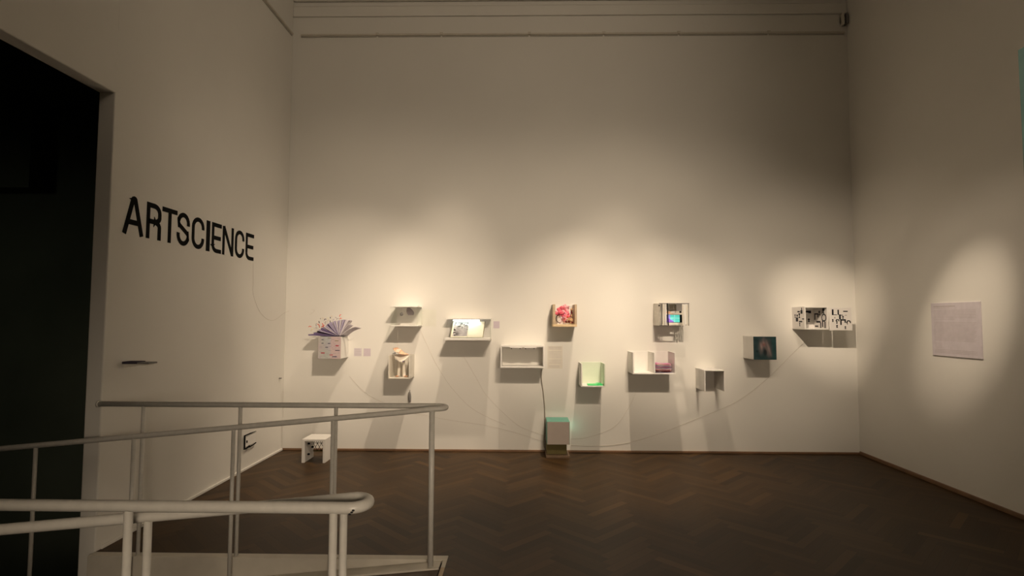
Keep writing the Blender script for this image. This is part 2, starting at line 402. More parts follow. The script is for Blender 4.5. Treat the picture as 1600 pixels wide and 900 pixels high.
# ================================================================== HANDRAILS
RR, PR = .0185, .0130
def handrail(label, yl, ys, x_left_level, x_left_slope, x_end, posts_level, posts_slope, both, chips=False):
    """level rail at yl and sloping rail at ys joined by a hairpin at x_end"""
    t = thing('handrail', label, 'handrail', (x_end-.05, (yl+ys)/2, 0), 'white tubular handrails of the ramp')
    zl = zA; r = abs(yl-ys)/2; ym = (yl+ys)/2; xc = x_end-RR-r
    def zsl(x): return zl+min(0, (x-XT)*SL)
    pts = [(x_left_level, yl, zl), (xc-.25, yl, zl)]
    sg = 1 if yl > ys else -1
    for k in range(13):
        a = math.pi/2-math.pi*k/12
        pts.append((xc+r*math.cos(a), ym+sg*r*math.sin(a), zl))
    for k in range(1, 25):
        x = xc+(x_left_slope-xc)*k/24; pts.append((x, ys, zsl(x)))
    rail = MB().tube(pts, RR, 16).build('rail', M['rail'], t, True)
    if chips:
        for dx, dz in ((-.045, -.010), (-.030, -.004), (-.018, .002)):
            MB().sphere((xc+r*.2+dx*.4+.02, ym-sg*(-1)*0+(yl-ym)*1.0-(RR-.001)*.93, zl+dz-.004), .004, 1.2, .4, .8, 8, 6).build('paint_chip', M['chip'], rail)
    # bracket plate at the wall end of the level rail
    MB().tube([(x_left_level+.0, yl, zl), (x_left_level+.012, yl, zl)], RR*1.25, 16).build('end_cap', M['rail'], t, True)
    for x in posts_level:
        p = MB().tube([(x, yl, .004), (x, yl, zl-RR*.6)], PR, 12).build('post', M['rail'], t, True)
    for x in posts_slope:
        MB().tube([(x, ys, zr(x)+.0), (x, ys, zsl(x)-RR*.6)], PR if abs(x-max(posts_slope)) > .01 or chips else .019, 12).build('post', M['rail'], t, True)
    return t
xA = [atY(px, 700, 3.905).x for px in (222, 374, 524)]
xB = [atY(px, 740, 3.79).x for px in (54, 207, 363, 518.5, 674)]
handrail('far white tubular handrail with hairpin end, on the floor edge across the ramp', 3.905, 3.79, XL+.003, -6.3, atY(701, 637, 3.85).x, xA, xB, 1)
YC_, YD_ = 1.81, 1.915
xC = [atY(px, 850, YC_).x for px in (-122, 199, 520)]
xD = [atY(px, 850, YD_).x for px in (-380, -75, 230, 536)]
handrail('near thick white tubular handrail with chipped paint on its hairpin end', YC_, YD_, XL+.003, -6.3, atY(584, 783, 1.86).x, xC, xD, 1, True)

# ================================================================== LETTERING on the left wall
def arc(cx, cy_, rx, ry, a0, a1, n=10):
    return [(cx+rx*math.cos(math.radians(a0+(a1-a0)*k/n)), cy_+ry*math.sin(math.radians(a0+(a1-a0)*k/n))) for k in range(n+1)]
def glyph(ch, w, s):
    h = s/2; a, b = h, w-h               # stroke centre lines left/right, unit height 1
    r = (b-a)/2; c = (a+b)/2; ry = min(.26, r*1.5)
    if ch == 'A':
        k = .10*w
        return [[(h*.9, 0)]+[(c-.07*w, .90)]+arc(c, .90, .07*w, .06, 180, 0, 6)+[(w-h*.9, 0)], [(c-.28*w, .33), (c+.28*w, .33)]]
    if ch == 'R':
        return [[(a, 0), (a, 1-h), (c, 1-h)]+arc(c, 1-h-.20, r, .20, 90, 0, 6)[1:]+arc(c, .42+h+.14, r, .14, 0, -90, 6)+[(a, .42+h)],
                [(c, .42+h)]+arc(c, .42+h-.14, r, .14, 90, 0, 6)+[(b, 0)]]
    if ch == 'T': return [[(0, 1-h), (w, 1-h)], [(c, 1-h), (c, 0)]]
    if ch == 'S':
        return [arc(c, 1-h-ry, r, ry, -10, 180, 12)+[(a, .68)]+[(a+.25*r, .60), (c, .50), (b-.25*r, .40), (b, .32)]+arc(c, h+ry, r, ry, 0, -190, 12)]
    if ch == 'C': return [arc(c, 1-h-ry, r, ry, -8, 180, 12)+arc(c, h+ry, r, ry, 180, 368, 12)]
    if ch == 'I': return [[(w/2, 0), (w/2, 1)]]
    if ch == 'E': return [[(w, 1-h), (a, 1-h), (a, h+.2)]+arc(a+.55*r+.1, h+.2, .55*r+.1, .2, 180, 270, 6)+[(w, h)], [(a, .50), (w*.93, .50)]]
    if ch == 'N': return [[(a, 0), (a, 1-h*.2)], [(a, 1-h*.4), (b, h*.4)], [(b, 0), (b, 1)]]
ext = [('A', 205, 368), ('R', 390, 505), ('T', 513, 630), ('S', 630, 730), ('C', 748, 845), ('I', 862, 890), ('E', 905, 980), ('N', 990, 1075), ('C', 1088, 1160), ('E', 1172, 1235)]
yy = lambda v: atX(150+v/5, 360, XL).y
zt = (atX(209, 307.5, XL).z+atX(393, 366.5, XL).z)/2; zb = (atX(194, 364, XL).z+atX(393, 407.5, XL).z)/2
hh = zt-zb
sign = thing('wall_lettering', 'black capital letters ARTSCIENCE on the left wall beside the dark doorway', 'sign', (XL, yy(205), zb))
for ch, a, b in ext:
    y0, y1 = yy(a), yy(b); wu = (y1-y0)/hh; sw = .135
    if ch == 'I': sw = wu
    g = MB()
    for i, path in enumerate(glyph(ch, wu, sw)):
        for q in ribbon2d(path, sw):
            e = .0035+.0004*i
            g.prism([(XL, y0+p[0]*hh, zb+p[1]*hh) for p in q], (e, 0, 0))
    bmesh.ops.remove_doubles(g.bm, verts=g.bm.verts[:], dist=1e-5)
    g.build('letter', M['black'], sign)

# ================================================================== BOXES ON THE BACK WALL
class Crate:
    """open box of boards fixed to the back wall; front rectangle given in photo pixels, depth in metres"""
    def __init__(s, name, label, rect, d, panels, th=.013, m='white', cat='box shelf', group='small exhibit boxes on the back wall', mats={}, yb=YB):
        s.d, s.th, s.yf, s.yb = d, th, yb-d, yb
        a, b = atY(rect[0], rect[1], s.yf), atY(rect[2], rect[3], s.yf); c, e = atY(rect[0], rect[3], s.yf), atY(rect[2], rect[1], s.yf)
        s.x0, s.x1 = (a.x+c.x)/2, (b.x+e.x)/2; s.z1, s.z0 = (a.z+e.z)/2, (b.z+c.z)/2
        s.root = thing(name, label, cat, ((s.x0+s.x1)/2, yb-d/2, s.z0), group)
        x0, x1, z0, z1, yf = s.x0, s.x1, s.z0, s.z1, s.yf
        lz0 = z0+(th if 'B' in panels else 0); lz1 = z1-(th if 'T' in panels else 0)
        fy = yf+(th if 'F' in panels else 0); ky = yb-(.006 if 'K' in panels else 0)
        lx0 = x0+(th if 'L' in panels else 0); lx1 = x1-(th if 'R' in panels else 0)
        g = lambda k: M[mats.get(k, m)]
        P = {}
        if 'T' in panels: P['T'] = MB().box((x0, fy, z1-th), (x1, ky, z1), .0015).build('top_panel', g('T'), s.root)
        if 'B' in panels: P['B'] = MB().box((x0, fy, z0), (x1, ky, z0+th), .0015).build('bottom_panel', g('B'), s.root)
        if 'L' in panels: P['L'] = MB().box((x0, fy, lz0), (x0+th, ky, lz1), .0015).build('side_panel', g('L'), s.root)
        if 'R' in panels: P['R'] = MB().box((x1-th, fy, lz0), (x1, ky, lz1), .0015).build('side_panel', g('R'), s.root)
        if 'K' in panels: P['K'] = MB().box((x0, ky, z0), (x1, yb, z1), .001).build('back_panel', g('K'), s.root)
        if 'F' in panels: P['F'] = MB().box((x0, yf, z0), (x1, fy, z1), .0015).build('front_panel', g('F'), s.root)
        s.P = P; s.iz = z0+(th if 'B' in panels else 0)
PXM = 870/6.71      # pixels per metre near the box fronts

# ---- 1: printed box with a fan of pages
c = Crate('display_box', 'white box printed with small coloured words, under the fan of lilac pages', (497.2, 526, 532.6, 560.5), .30, 'LRBKF')
rd = random.Random(3)
wx, wz = c.x1-c.x0, c.z1-c.z0
words = []
for v in range(15):
    u = .05
    while u < .9:
        w = rd.uniform(.05, .16)
        if rd.random() < .55: words.append((u, .05+v*.062, min(w, .95-u), .016, (.34, .30, .36)))
        u += w+.05
K1, K2, K3 = (.03, .03, .07), (.40, .04, .06), (.22, .20, .10)
for u, v, w, k in ((.14, .84, .10, K1), (.40, .92, .14, K3), (.74, .80, .15, K3), (.14, .68, .09, K1), (.42, .67, .11, K1), (.31, .50, .12, K1), (.76, .57, .15, K2),
                   (.75, .36, .20, K1), (.12, .24, .17, K2), (.5, .15, .15, K2), (.63, .08, .20, K1)):
    words.append((u, v, w, .035, k))
def wordprint(u, v):
    col = (.50+.05*math.sin(5*u+3), .45+.02*math.sin(9*v), .47-.04*math.sin(4*u+2*v))
    if u > .55: col = (.56, .44, .44)
    for a_, b_, w, h, k in words:
        if a_ < u < a_+w and b_ < v < b_+h: col = k
    return col
painted('printed_sheet', c.P['F'], lambda u, v: (c.x0+wx*u, c.yf, c.z0+wz*v), 64, M['print'], wordprint, .0012)
px1 = c
piv = atY(529, 526.2, c.yf+.02); pz = c.z1+.004
fan = thing('fanned_book', 'fan of lilac paper pages standing open on the printed white box', 'paper book', (piv.x, c.yf+.12, c.z1))
def page(a0, a1, r, m, y0, y1, curl=0):
    def pt(a, rr): return (piv.x+rr*math.cos(math.radians(a)), pz+max(0, rr*math.sin(math.radians(a))))
    p = [pt((a0+a1)/2, .012), pt(a0, r*.6), pt(a0-curl*.5, r), pt(a1-curl*.5, r*1.02), pt(a1, r*.6)]
    pp = []
    for q in p:
        pp.append((q[0], y0, q[1]))
    mb = MB(); mb.prism(pp, (0, y1-y0, 0)); mb.build('page', M[m], fan)
pages = [(178.8, 176.8, .37, 'lilacdark'), (176, 172, .31, 'lilacdark'), (171, 167, .275, 'inkdark'), (166, 162, .255, 'lilac'), (160.5, 156, .24, 'lilacdark'), (155, 151, .225, 'lilac'), (149.5, 146.5, .215, 'lilacpale'),
         (144.5, 139, .205, 'lilac'), (137, 134, .205, 'lilacdark'), (132, 127, .20, 'lilac'), (125.5, 121, .195, 'lilac'), (119, 114.5, .19, 'lilacpale'), (112.5, 107, .19, 'lilac'),
         (104.5, 99, .185, 'lilacpale'), (96, 90, .19, 'lilac'), (87.5, 82, .195, 'lilacpale'), (79, 73, .205, 'lilac'), (70, 60, .215, 'lilacpale')]
for i, (a0, a1, r, m) in enumerate(pages): page(a0, a1, r, m, c.yf+.03+.008*(i % 3), c.yf+.20)
# two broad pages curling over on the right
for (ax, bx, tz, yo) in ((.02, .125, .150, .015), (.05, .205, .118, .045)):
    def fn(u, v, ax=ax, bx=bx, tz=tz, yo=yo):
        x = piv.x+.01+ax*u*1.2+(bx-ax*.6)*v*(.75+.25*v); z = pz+tz*v-(.02*u*v)+.012*math.sin(v*3.1)
        y = c.yf+yo+.10*u*(1-.2*v)+.02*v*v
        return (x, y, z)
    MB().sheet(fn, 6, 8, .002).build('curled_page', M['lilacpale'], fan, True)
MB().box((piv.x-.225, c.yf+.025, c.z1+.0005), (piv.x+.05, c.yf+.22, c.z1+.0035)).build('cover', M['inkdark'], fan)
def cutting(px, py, dx, dy, k, y):
    a = atY(px, py, y); b = atY(px+dx, py+dy, y+.01); m_ = (a+b)/2+Vector((0, -.012, .008))
    d = (b-a).normalized(); nrm = Vector((-d.z, .2, d.x)).normalized()*.0042
    P3 = spline([a, m_, b], 4)
    mb = MB().sheet(lambda u, v: P3[min(8, int(round(v*8)))]+nrm*(2*u-1), 1, 8, .0012)
    s_ = mb.build('paper_cutting', M[k], fan)
    ln = (b-Vector((b.x*.55+piv.x*.45, b.y, pz+.02)))
    MB().tube([(b.x*.45+piv.x*.55, y+.03, pz+.02), b], .0011, 5).build('wire', M['string'], s_)
for px, py, dx, dy, k in ((482, 511, 4.5, -.5, 'red'), (495.5, 507, 4, 1.5, 'red'), (499, 508, .5, 4, 'red'), (503.5, 505, 2, 4, 'red'), (507.5, 508, -3.5, 3, 'red'), (502, 511, 5, -.5, 'red'),
                        (530.5, 495, 2.6, -3.6, 'red'), (530.5, 499, 3.5, -1.5, 'red'), (498.5, 501.5, .6, 3.4, 'inkdark'), (506.5, 500.5, 3.5, -1.8, 'inkdark'), (516, 504, .6, -3, 'inkdark'),
                        (492.5, 512.5, 3.2, .6, 'ink'), (494, 510, .8, -5, 'ink'), (500.5, 499, 1.2, -2, 'ink'), (516.3, 497.5, .4, -2, 'inkdark'), (523.5, 496, 2.5, 1.2, 'ink'),
                        (512, 502, 2.4, -2, 'cloth'), (508, 506, 1.5, -4, 'ink'), (520, 501, 2.5, -2, 'lilac'), (526, 499.5, 3.5, -1.5, 'ink'), (488, 516, 1.2, -3.5, 'yellowpaper'), (486, 518, 1.5, -4, 'cloth'), (503, 498, 3.2, -.5, 'cloth'),
                        (517, 494, 2, .8, 'cloth'), (511, 497, 2.4, 1, 'yellowpaper'), (545.8, 503, .3, -3, 'ink')):
    cutting(px, py, dx, dy, k, c.yf+.05+rd.uniform(0, .08))

# ---- paper labels beside it
def wall_sheet(name, label, cat, rect, m, y=YB, th=.002, group=None, lines=()):
    a, b = atY(rect[0], rect[1], y), atY(rect[2], rect[3], y)
    t = thing(name, label, cat, ((a.x+b.x)/2, y-th/2, b.z), group)
    s = MB().box((a.x, y-th, b.z), (b.x, y, a.z)).build('sheet', M[m], t)
    if lines:
        g = MB(); w, h = b.x-a.x, a.z-b.z
        for u0, u1, v, hh_ in lines: g.box((a.x+u0*w, y-th-.0006, b.z+v*h), (a.x+u1*w, y-th, b.z+(v+hh_)*h))
        g.build('printed_lines', M['inkfaint'], s)
    return t
wall_sheet('paper_label', 'small square paper label with faint grey lines, beside the printed box', 'label', (553.5, 544, 565, 556.5), 'lilacpale', group='paper labels beside the printed box',
           lines=[(.1, .9-.1*(k % 2), .15+.2*k, .04) for k in range(4)])
wall_sheet('paper_label', 'small square plain lilac paper label, right of the lined paper label', 'label', (568.3, 544.5, 579, 556.5), 'labellilac', group='paper labels beside the printed box')

# ---- 2: clear-sided box with a hanging ball
c = Crate('display_box', 'white box with clear sides and a small dark ball hanging inside', (610.3, 478.2, 652.7, 510), .30, 'TBLR', .012, mats={'L': 'acrylic', 'R': 'acrylic'})
q = atY(627.5, 491, c.yf+.12)
b_ = thing('hanging_ball', 'small dark grey ball on a thread in the clear-sided white box', 'ball', (q.x, q.y, q.z-.02))
MB().sphere(q, .021).build('ball', M['grey'], b_, True)
MB().tube([q+Vector((0, 0, .02)), (q.x, q.y, c.z1-c.th-.002)], .0012, 6).build('thread', M['string'], b_)
q2 = atY(638, 486, c.yf+.17)
t = thing('gauze_tuft', 'grey tuft of gauze hanging inside the clear-sided white box', 'tuft', (q2.x, q2.y, q2.z-.05))
def tuft(u, v):
    a = u*2*math.pi; r = (.012+.030*math.sin(v*2.6))*(1+.25*math.sin(3*a+2*v)); return (q2.x+.03*v+r*math.cos(a), q2.y+r*math.sin(a), c.z1-c.th-.002-v*.095)
MB().sheet(tuft, 14, 7, .001).build('gauze', M['ink'], t, True)
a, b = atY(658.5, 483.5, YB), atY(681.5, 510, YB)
t = thing('light_patch_sheet', 'faint sheet standing for the patch of light on the wall right of the clear-sided box', 'light patch', ((a.x+b.x)/2, YB-.002, b.z))
MB().box((a.x, YB-.0025, b.z), (b.x, YB, a.z)).build('sheet', M['lightpatch'], t)  # added film in place of light thrown by the clear side panel

# ---- 3: box with the draped figure and the paper bird
c = Crate('display_box', 'white open-topped box holding a draped pale cloth, under the peach paper bird', (606.6, 555.5, 640.3, 592), .29, 'LRBK', .012, 'cream')
cx_ = (c.x0+c.x1)/2
t = thing('draped_cloth', 'folded pale cloth collar with two hanging strips in the open box under the paper bird', 'cloth', (cx_, c.yf+.14, c.iz))
for dx, wd_, lean_ in ((-.028, .020, -.006), (.022, .022, .012)):
    def strip(u, v, dx=dx, wd_=wd_, lean_=lean_):
        w = wd_*(.75+.35*v); return (cx_+dx+lean_*v+w*(2*u-1), c.yf+.15-.012*math.sin(math.pi*u)*(1+v)-.02*v, c.iz+.20-.197*v)
    MB().sheet(strip, 10, 10, .002).build('hanging_strip', M['clothpale'], t, True)
def collar(u, v):
    x = cx_-.08+.19*u; z = c.z1+.01-(.075*math.sin(math.pi*u)+.012)*v; y = c.yf+.10-.075*v*math.sin(math.pi*u)-.01
    return (x, y, z)
MB().sheet(collar, 16, 8, .002).build('collar', M['clothpale'], t, True)
for dx in (-.045, .065): MB().sphere((cx_+dx, c.yf+.10, c.iz+.0095), .018, 1.3, 1.2, .5).build('foot_fold', M['peach'], t, True)
q = atY(629.3, 565, c.yf-.002)
MB().sphere((q.x, c.yf+.025, q.z), .009).build('button', M['lilacdark'], t, True)
# bird: folded peach paper
yb_ = c.yf+.08
pt = lambda px, py, dy=0: atY(px, py, yb_+dy)
bq = pt(626, 553)
bird = thing('paper_bird', 'peach folded paper bird hanging on a thread over the open box', 'paper bird', (bq.x, yb_, bq.z))
body = MB()
ridge = [pt(614.5, 544), pt(620, 542.5), pt(627, 546.5), pt(632, 551), pt(639, 553.5)]
lowf = [pt(616, 548, -.05), pt(621, 551.5, -.07), pt(627, 553.5, -.075), pt(632, 554, -.05), pt(639, 553.7, -.002)]
lowb = [pt(616, 548, .05), pt(621, 551.5, .07), pt(627, 553, .075), pt(632, 553.6, .05), pt(639, 553.6, .002)]
for A_, B_ in ((ridge, lowf), (ridge, lowb), (lowf, lowb)):
    for i in range(4): body.quad(A_[i], A_[i+1], B_[i+1], B_[i])
body.quad(ridge[0], lowf[0], lowb[0])
body.build('body', M['peach'], bird)
MB().prism([pt(620, 545.5, -.03), pt(627, 545.5, -.05), pt(623, 551.5, -.085), pt(618.5, 549.5, -.07)], (0, .003, .002)).build('wing', M['cloth'], bird)
MB().prism([pt(617.5, 550.5, -.04), pt(612.5, 552.6, -.05), pt(613, 553.3, -.05), pt(619, 552.5, -.04)], (0, .004, 0)).build('tail', M['grey'], bird)
MB().prism([pt(614, 544, -.004), pt(616.2, 544.5, -.006), pt(616, 547, -.01), pt(614.7, 546, -.006)], (0, .010, 0)).build('beak', M['tan'], bird)
MB().tube([pt(621.5, 543), pt(621.3, 511.5)], .0011, 6).build('thread', M['string'], bird)

# ---- dark weight and cord below
q0, q1 = atY(640, 613, YB-.03), atY(640.3, 628.5, YB-.03)
MBw = MB().tube([q0+(q1-q0)*k/8 for k in range(9)], .019, 14, taper=lambda t_: .55+.45*math.sin(math.pi*(.12+.76*t_)))
tw = thing('hanging_weight', 'small dark oblong weight on the wall below the open box with the cloth', 'weight', (q1.x, YB-.03, q1.z))
MBw.build('weight', M['grey'], tw, True)
MB().tube([q0, (q0.x, YB-.004, q0.z+.02), (q0.x, YB, q0.z+.02)], .004, 8).build('hook', M['grey'], tw)

# ---- 8: lit shelf with the open book
yf = YB-.30
a, b = atY(694, 528.2, yf), atY(765.5, 532, yf)
sh = thing('lit_shelf', 'white shelf under a bright white lamp strip, holding the open picture book', 'shelf', ((a.x+b.x)/2, YB-.15, b.z))
MB().box((a.x, yf, b.z), (b.x, YB-.005, a.z), .002).build('shelf_board', M['white'], sh)
tb0, tb1 = atY(698, 497, YB-.16), atY(763, 499.3, YB-.16)
MB().box((a.x, YB-.005, b.z), (b.x, YB, tb0.z), .001).build('back_panel', M['white'], sh)
MB().box((a.x, YB-.16, tb1.z), (b.x, YB-.005, tb0.z), .002).build('top_board', M['white'], sh)
MB().box((b.x-.008, YB-.16, a.z), (b.x, YB-.005, tb1.z)).build('side_panel', M['acrylic'], sh)
l0, l1 = atY(708, 499, YB-.15), atY(749, 501.3, YB-.15)
st = MB().tube([(l0.x, YB-.145, tb1.z-.011), (l1.x, YB-.145, tb1.z-.011)], .0095, 12).build('lamp_strip', M['led'], sh)
area('lamp_strip_light', ((l0.x+l1.x)/2, YB-.145, tb1.z-.023), ((l0.x+l1.x)/2, YB-.17, tb1.z-1), .34, l1.x-l0.x, .02, (.86, 1, .80))
# open book leaning back
bk = thing('open_book', 'open book with a grey photograph on its left page, leaning on the lit shelf', 'book', ((l0.x+l1.x)/2, YB-.14, a.z))
xm = atY(730.2, 515, YB-.2).x; xl, xr_ = atY(704.5, 515, YB-.19).x, atY(754.5, 515, YB-.19).x
zb_, hb = a.z+.006, (atY(730, 503, YB-.1).z-a.z)-.004
def lean(x, v, off=0):            # v up the page
    return Vector((x+.018*v*(1 if True else 0), YB-.235+.13*v-off, zb_+hb*v))
def leaf(xa, xb, side):
    def fn(u, v):
        x = xa+(xb-xa)*u; e = u if side > 0 else 1-u   # distance from the gutter
        return lean(x, v, .004+.014*math.sin(math.pi*min(1, e*1.05)))
    return fn
MB().prism([lean(xl-.006, 0, -.004), lean(xr_+.006, 0, -.004), lean(xr_+.006, 1.02, -.004), lean(xl-.006, 1.02, -.004)], (0, .006, 0)).build('cover', M['bookbrown'], bk)
MB().sheet(leaf(xl, xm, -1), 12, 4, .006).build('page_block', M['yellowpaper2'], bk, True)
MB().sheet(leaf(xm, xr_, 1), 12, 4, .006).build('page_block', M['yellowpaper2'], bk, True)
def photo(u, v):
    n = math.sin(u*15+3*math.sin(v*11+2*u))*math.cos(v*13+4*u*u)
    g = .22+.12*(1-abs(u-.55)*1.2)+.04*n
    edge = max(0, (v-.62)/.3)*1.0+max(0, (.20-u)/.15)
    if edge > .15: g = .46 if n > -.2 else .05
    if u > .55 and v > .45 and n > .55: g = .08
    g *= 1-.7*math.exp(-(((u-.28)/.16)**2+((v-.16)/.14)**2))
    if abs(v-(.93+.04*math.sin(3*u))) < .035 and u > .22: g = .03
    return (g*1.04, g, g*1.03)
lf = leaf(xl, xm, -1)
painted('photograph', bk, lambda u, v: lf(.12+.86*u, .08+.88*v)+Vector((0, -.0075, .001)), 60, M['print'], photo, .001)
# small label right of the shelf
wall_sheet('paper_label', 'tiny faded paper label on the wall right of the lit shelf', 'label', (771, 502, 780.5, 513), 'labellilac')

# ---- 9: long box with two lamps under its top
c = Crate('display_box', 'long white empty box with two small lamps under its top', (782, 540, 851, 575), .27, 'TBLR', .018)
for px0, px1 in ((797, 816), (819, 838)):
    u0, u1 = atY(px0, 542, c.yf+.03).x, atY(px1, 542, c.yf+.03).x
    lm = MB().box((u0, c.yf-.004, c.z1-c.th-.012), (u1, c.yf+.05, c.z1-c.th), .003).build('lamp', M['paper'], c.root)
    for k in (.12, .82):
        MB().tube([(u0+(u1-u0)*k, c.yf+.03, c.z1-c.th-.014), (u0+(u1-u0)*k, c.yf+.03, c.z1-c.th-.026)], .006, 10).build('bulb', M['grey'], lm)
box9 = c
wall_sheet('text_sheet', 'pale sheet of small text on the wall right of the long empty box', 'text sheet', (855.5, 540.5, 879, 576), 'cream',
           lines=[(.08, .93, .95-.045*k, .012) for k in range(3)]+[(.08, .93, .74-.06*k, .010) for k in range(5)]+[(.08, .9, .36-.06*k, .010) for k in range(3)]+[(.08, .8, .12-.05*k, .010) for k in range(2)])

# ---- 11: birch box with paper flowers
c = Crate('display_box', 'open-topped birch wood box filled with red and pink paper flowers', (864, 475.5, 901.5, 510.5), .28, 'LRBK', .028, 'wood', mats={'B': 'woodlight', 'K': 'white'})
fl = thing('paper_flowers', 'crumpled red and pink paper flowers in the birch box', 'paper sculpture', ((c.x0+c.x1)/2, c.yf+.14, c.iz))
rf = random.Random(11)
def keep(p): return Vector((min(c.x1-c.th-.004, max(c.x0+c.th+.004, p.x)), min(YB-.012, max(c.yf+.004, p.y)), max(c.iz+.003, p.z)))
def petal(ctr, d, L, w, k):
    d = Vector(d).normalized(); sd = d.cross(Vector((0, 1, .2))).normalized()
    up_ = sd.cross(d)
    def fn(u, v):
        ww = w*math.sin(math.pi*min(1, .12+.8*v)); return keep(ctr+d*L*v+sd*ww*(2*u-1)+up_*(.4*w*(2*u-1)**2+.25*L*v*v))
    MB().sheet(fn, 4, 5, .0012).build('petal', M[k], fl, True)
for px, py, n, L, w, k in ((877, 484.5, 9, .085, .022, 'pink'), (884, 482.5, 8, .075, .02, 'pinkpale'), (873, 488, 7, .075, .018, 'pink'), (880, 488.5, 8, .09, .02, 'pink'), (886, 492, 8, .06, .018, 'pink'), (882, 499, 7, .055, .014, 'pinkpale'), (884, 496, 6, .05, .013, 'red')):
    p = atY(px, py, c.yf+.10+rf.uniform(-.02, .05))
    for i in range(n):
        a_ = 2*math.pi*i/n+rf.uniform(-.2, .2); petal(p, (math.cos(a_), -.35+rf.uniform(-.3, .3), math.sin(a_)), L*rf.uniform(.5, .75), w, k if rf.random() < .75 else 'pinkpale')
for k in range(4):
    p0 = atY(872+3*k, 503+2*(k % 2), c.yf+.07); p1 = atY(882+1.5*k, 492-3*(k % 2), c.yf+.06)
    MB().sheet(lambda u, v: p0.lerp(p1, v)+Vector((.012*(u-.5), -.01*math.sin(3*v), .012*(u-.5))), 2, 6, .001).build('paper_strip', M['magenta' if k < 2 else 'pinkpale'], fl, True)
rg = [atY(875.5+6*math.cos(a_*.1)*1.0-.5, 498+6.5*math.sin(a_*.1), c.yf+.08) for a_ in range(15, 52, 2)]
MB().tube(rg, .0045, 8).build('black_loop', M['black'], fl, True)
bk0, bk1 = atY(871.2, 491, c.yf+.15), atY(882, 503.5, c.yf+.15)
MB().box((bk0.x, c.yf+.14, c.iz), (bk1.x, c.yf+.144, bk0.z)).build('backing_card', M['paper'], fl)
for k in range(14):
    p = atY(886+rf.uniform(-2, 9), 505-rf.uniform(0, 4), c.yf+.05+rf.uniform(0, .08)); p.z = max(p.z, c.iz+.018); p.x = min(p.x, c.x1-c.th-.024)
    MB().sphere(p, .014, rf.uniform(.8, 1.4), 1, rf.uniform(.6, 1), 8, 6, .004).build('bead', M['maroon' if k % 3 else 'tan'], fl)
for k in range(5):
    p = atY(888+k*1.4, 499.5-(k % 2)*1.5, c.yf+.08)
    MB().sphere(p, .016, 1.2, 1, .7, 8, 6, .004).build('bead', M['tan'], fl)
for k in range(3):
    p = atY(892.8, 484+k*4.5, c.yf+.12); MB().sphere(p, .015, .8, 1, 1.3, 8, 6, .005).build('dried_bloom', M['tan' if k != 1 else 'maroon'], fl)
MB().tube([atY(892, 497, c.yf+.1), atY(891.5, 492, c.yf+.1), atY(893, 485, c.yf+.11)], .003, 6).build('stem', M['maroon'], fl)

# ---- 12: box with the green strip
c = Crate('display_box', 'white open-topped box with a bright green strip lying inside', (908, 568.5, 945.8, 604.8), .29, 'LRBK', .013, mats={'K': 'greenlit', 'R': 'greenlit'})
a_, b_2 = atY(918.3, 598, c.yf+.06), atY(941.3, 598, c.yf+.06)
t = thing('green_strip', 'bright green angled strip lying in the white open-topped box', 'strip', ((a_.x+b_2.x)/2, c.yf+.08, c.iz))
MB().prism([(a_.x, c.yf+.03, c.iz+.001), (b_2.x, c.yf+.03, c.iz+.001), (b_2.x-.003, c.yf+.03, c.iz+.020), (b_2.x-.05, c.yf+.03, c.iz+.027), (b_2.x-.075, c.yf+.03, c.iz+.016), (a_.x, c.yf+.03, c.iz+.014)], (0, .12, 0)).build('strip', M['green'], t)

# ---- 13: double open-topped box with pink papers
c = Crate('display_box', 'wide white double box, its right half holding pink papers', (988.7, 551, 1056, 585), .31, 'LRBK', .013)
xd = atY(1022.8, 568, c.yf).x
MB().box((xd-.008, c.yf, c.iz), (xd+.008, YB-.006, c.z1), .0015).build('divider', M['white'], c.root)
rp_ = random.Random(5)
cxp = (xd+.008+c.x1-c.th)/2; wv = c.x1-c.th-xd-.008
for k in range(8):
    w = wv*(.95-.05*rp_.random()); y0 = c.yf+.010+.009*k; ph = 1.2; dz = .002+.0115*k
    colr = ['lilac', 'maroon', 'pinkpale', 'lilacpale', 'magenta', 'lilac', 'pinkpale', 'magenta'][k]
    tw_ = rp_.uniform(-.14, .14)
    def fn(u, v, w=w*.93, y0=y0, dz=dz, k=k, tw_=tw_): return (cxp+w*(u-.5), y0+.014+.14*v+tw_*w*(u-.5), c.iz+dz+.016*(1+math.sin(u*6+1.2))*.5*(.25+.1*k)+.020*(k/7)*math.sin(math.pi*u*.8+.3))
    t = MB().sheet(fn, 12, 4, .0022).build('paper_sheet', M[colr], None, True)
    nm = ['lowest grey-lilac', 'dark maroon', 'lower rose pink', 'pale lilac', 'deep magenta', 'upper grey-lilac', 'upper rose pink', 'topmost magenta'][k]
    tag(t, nm+' sheet in the pile of papers in the double box', 'paper', 'pink papers in the double box')

# ---- 14: metal-lined box with the lit screen
c = Crate('display_box', 'silver strip-sided box with a black bar and a lit teal screen inside', (1030.2, 473.6, 1077, 508.8), .30, 'K', .008, 'cream', mats={'K': 'cream'})
rt = c.root; X = lambda px, y=None: atY(px, 490, y or c.yf).x
Zp = lambda py: atY(1053, py, c.yf).z
x0, x1, z0, z1, yf = c.x0, c.x1, c.z0, c.z1, c.yf
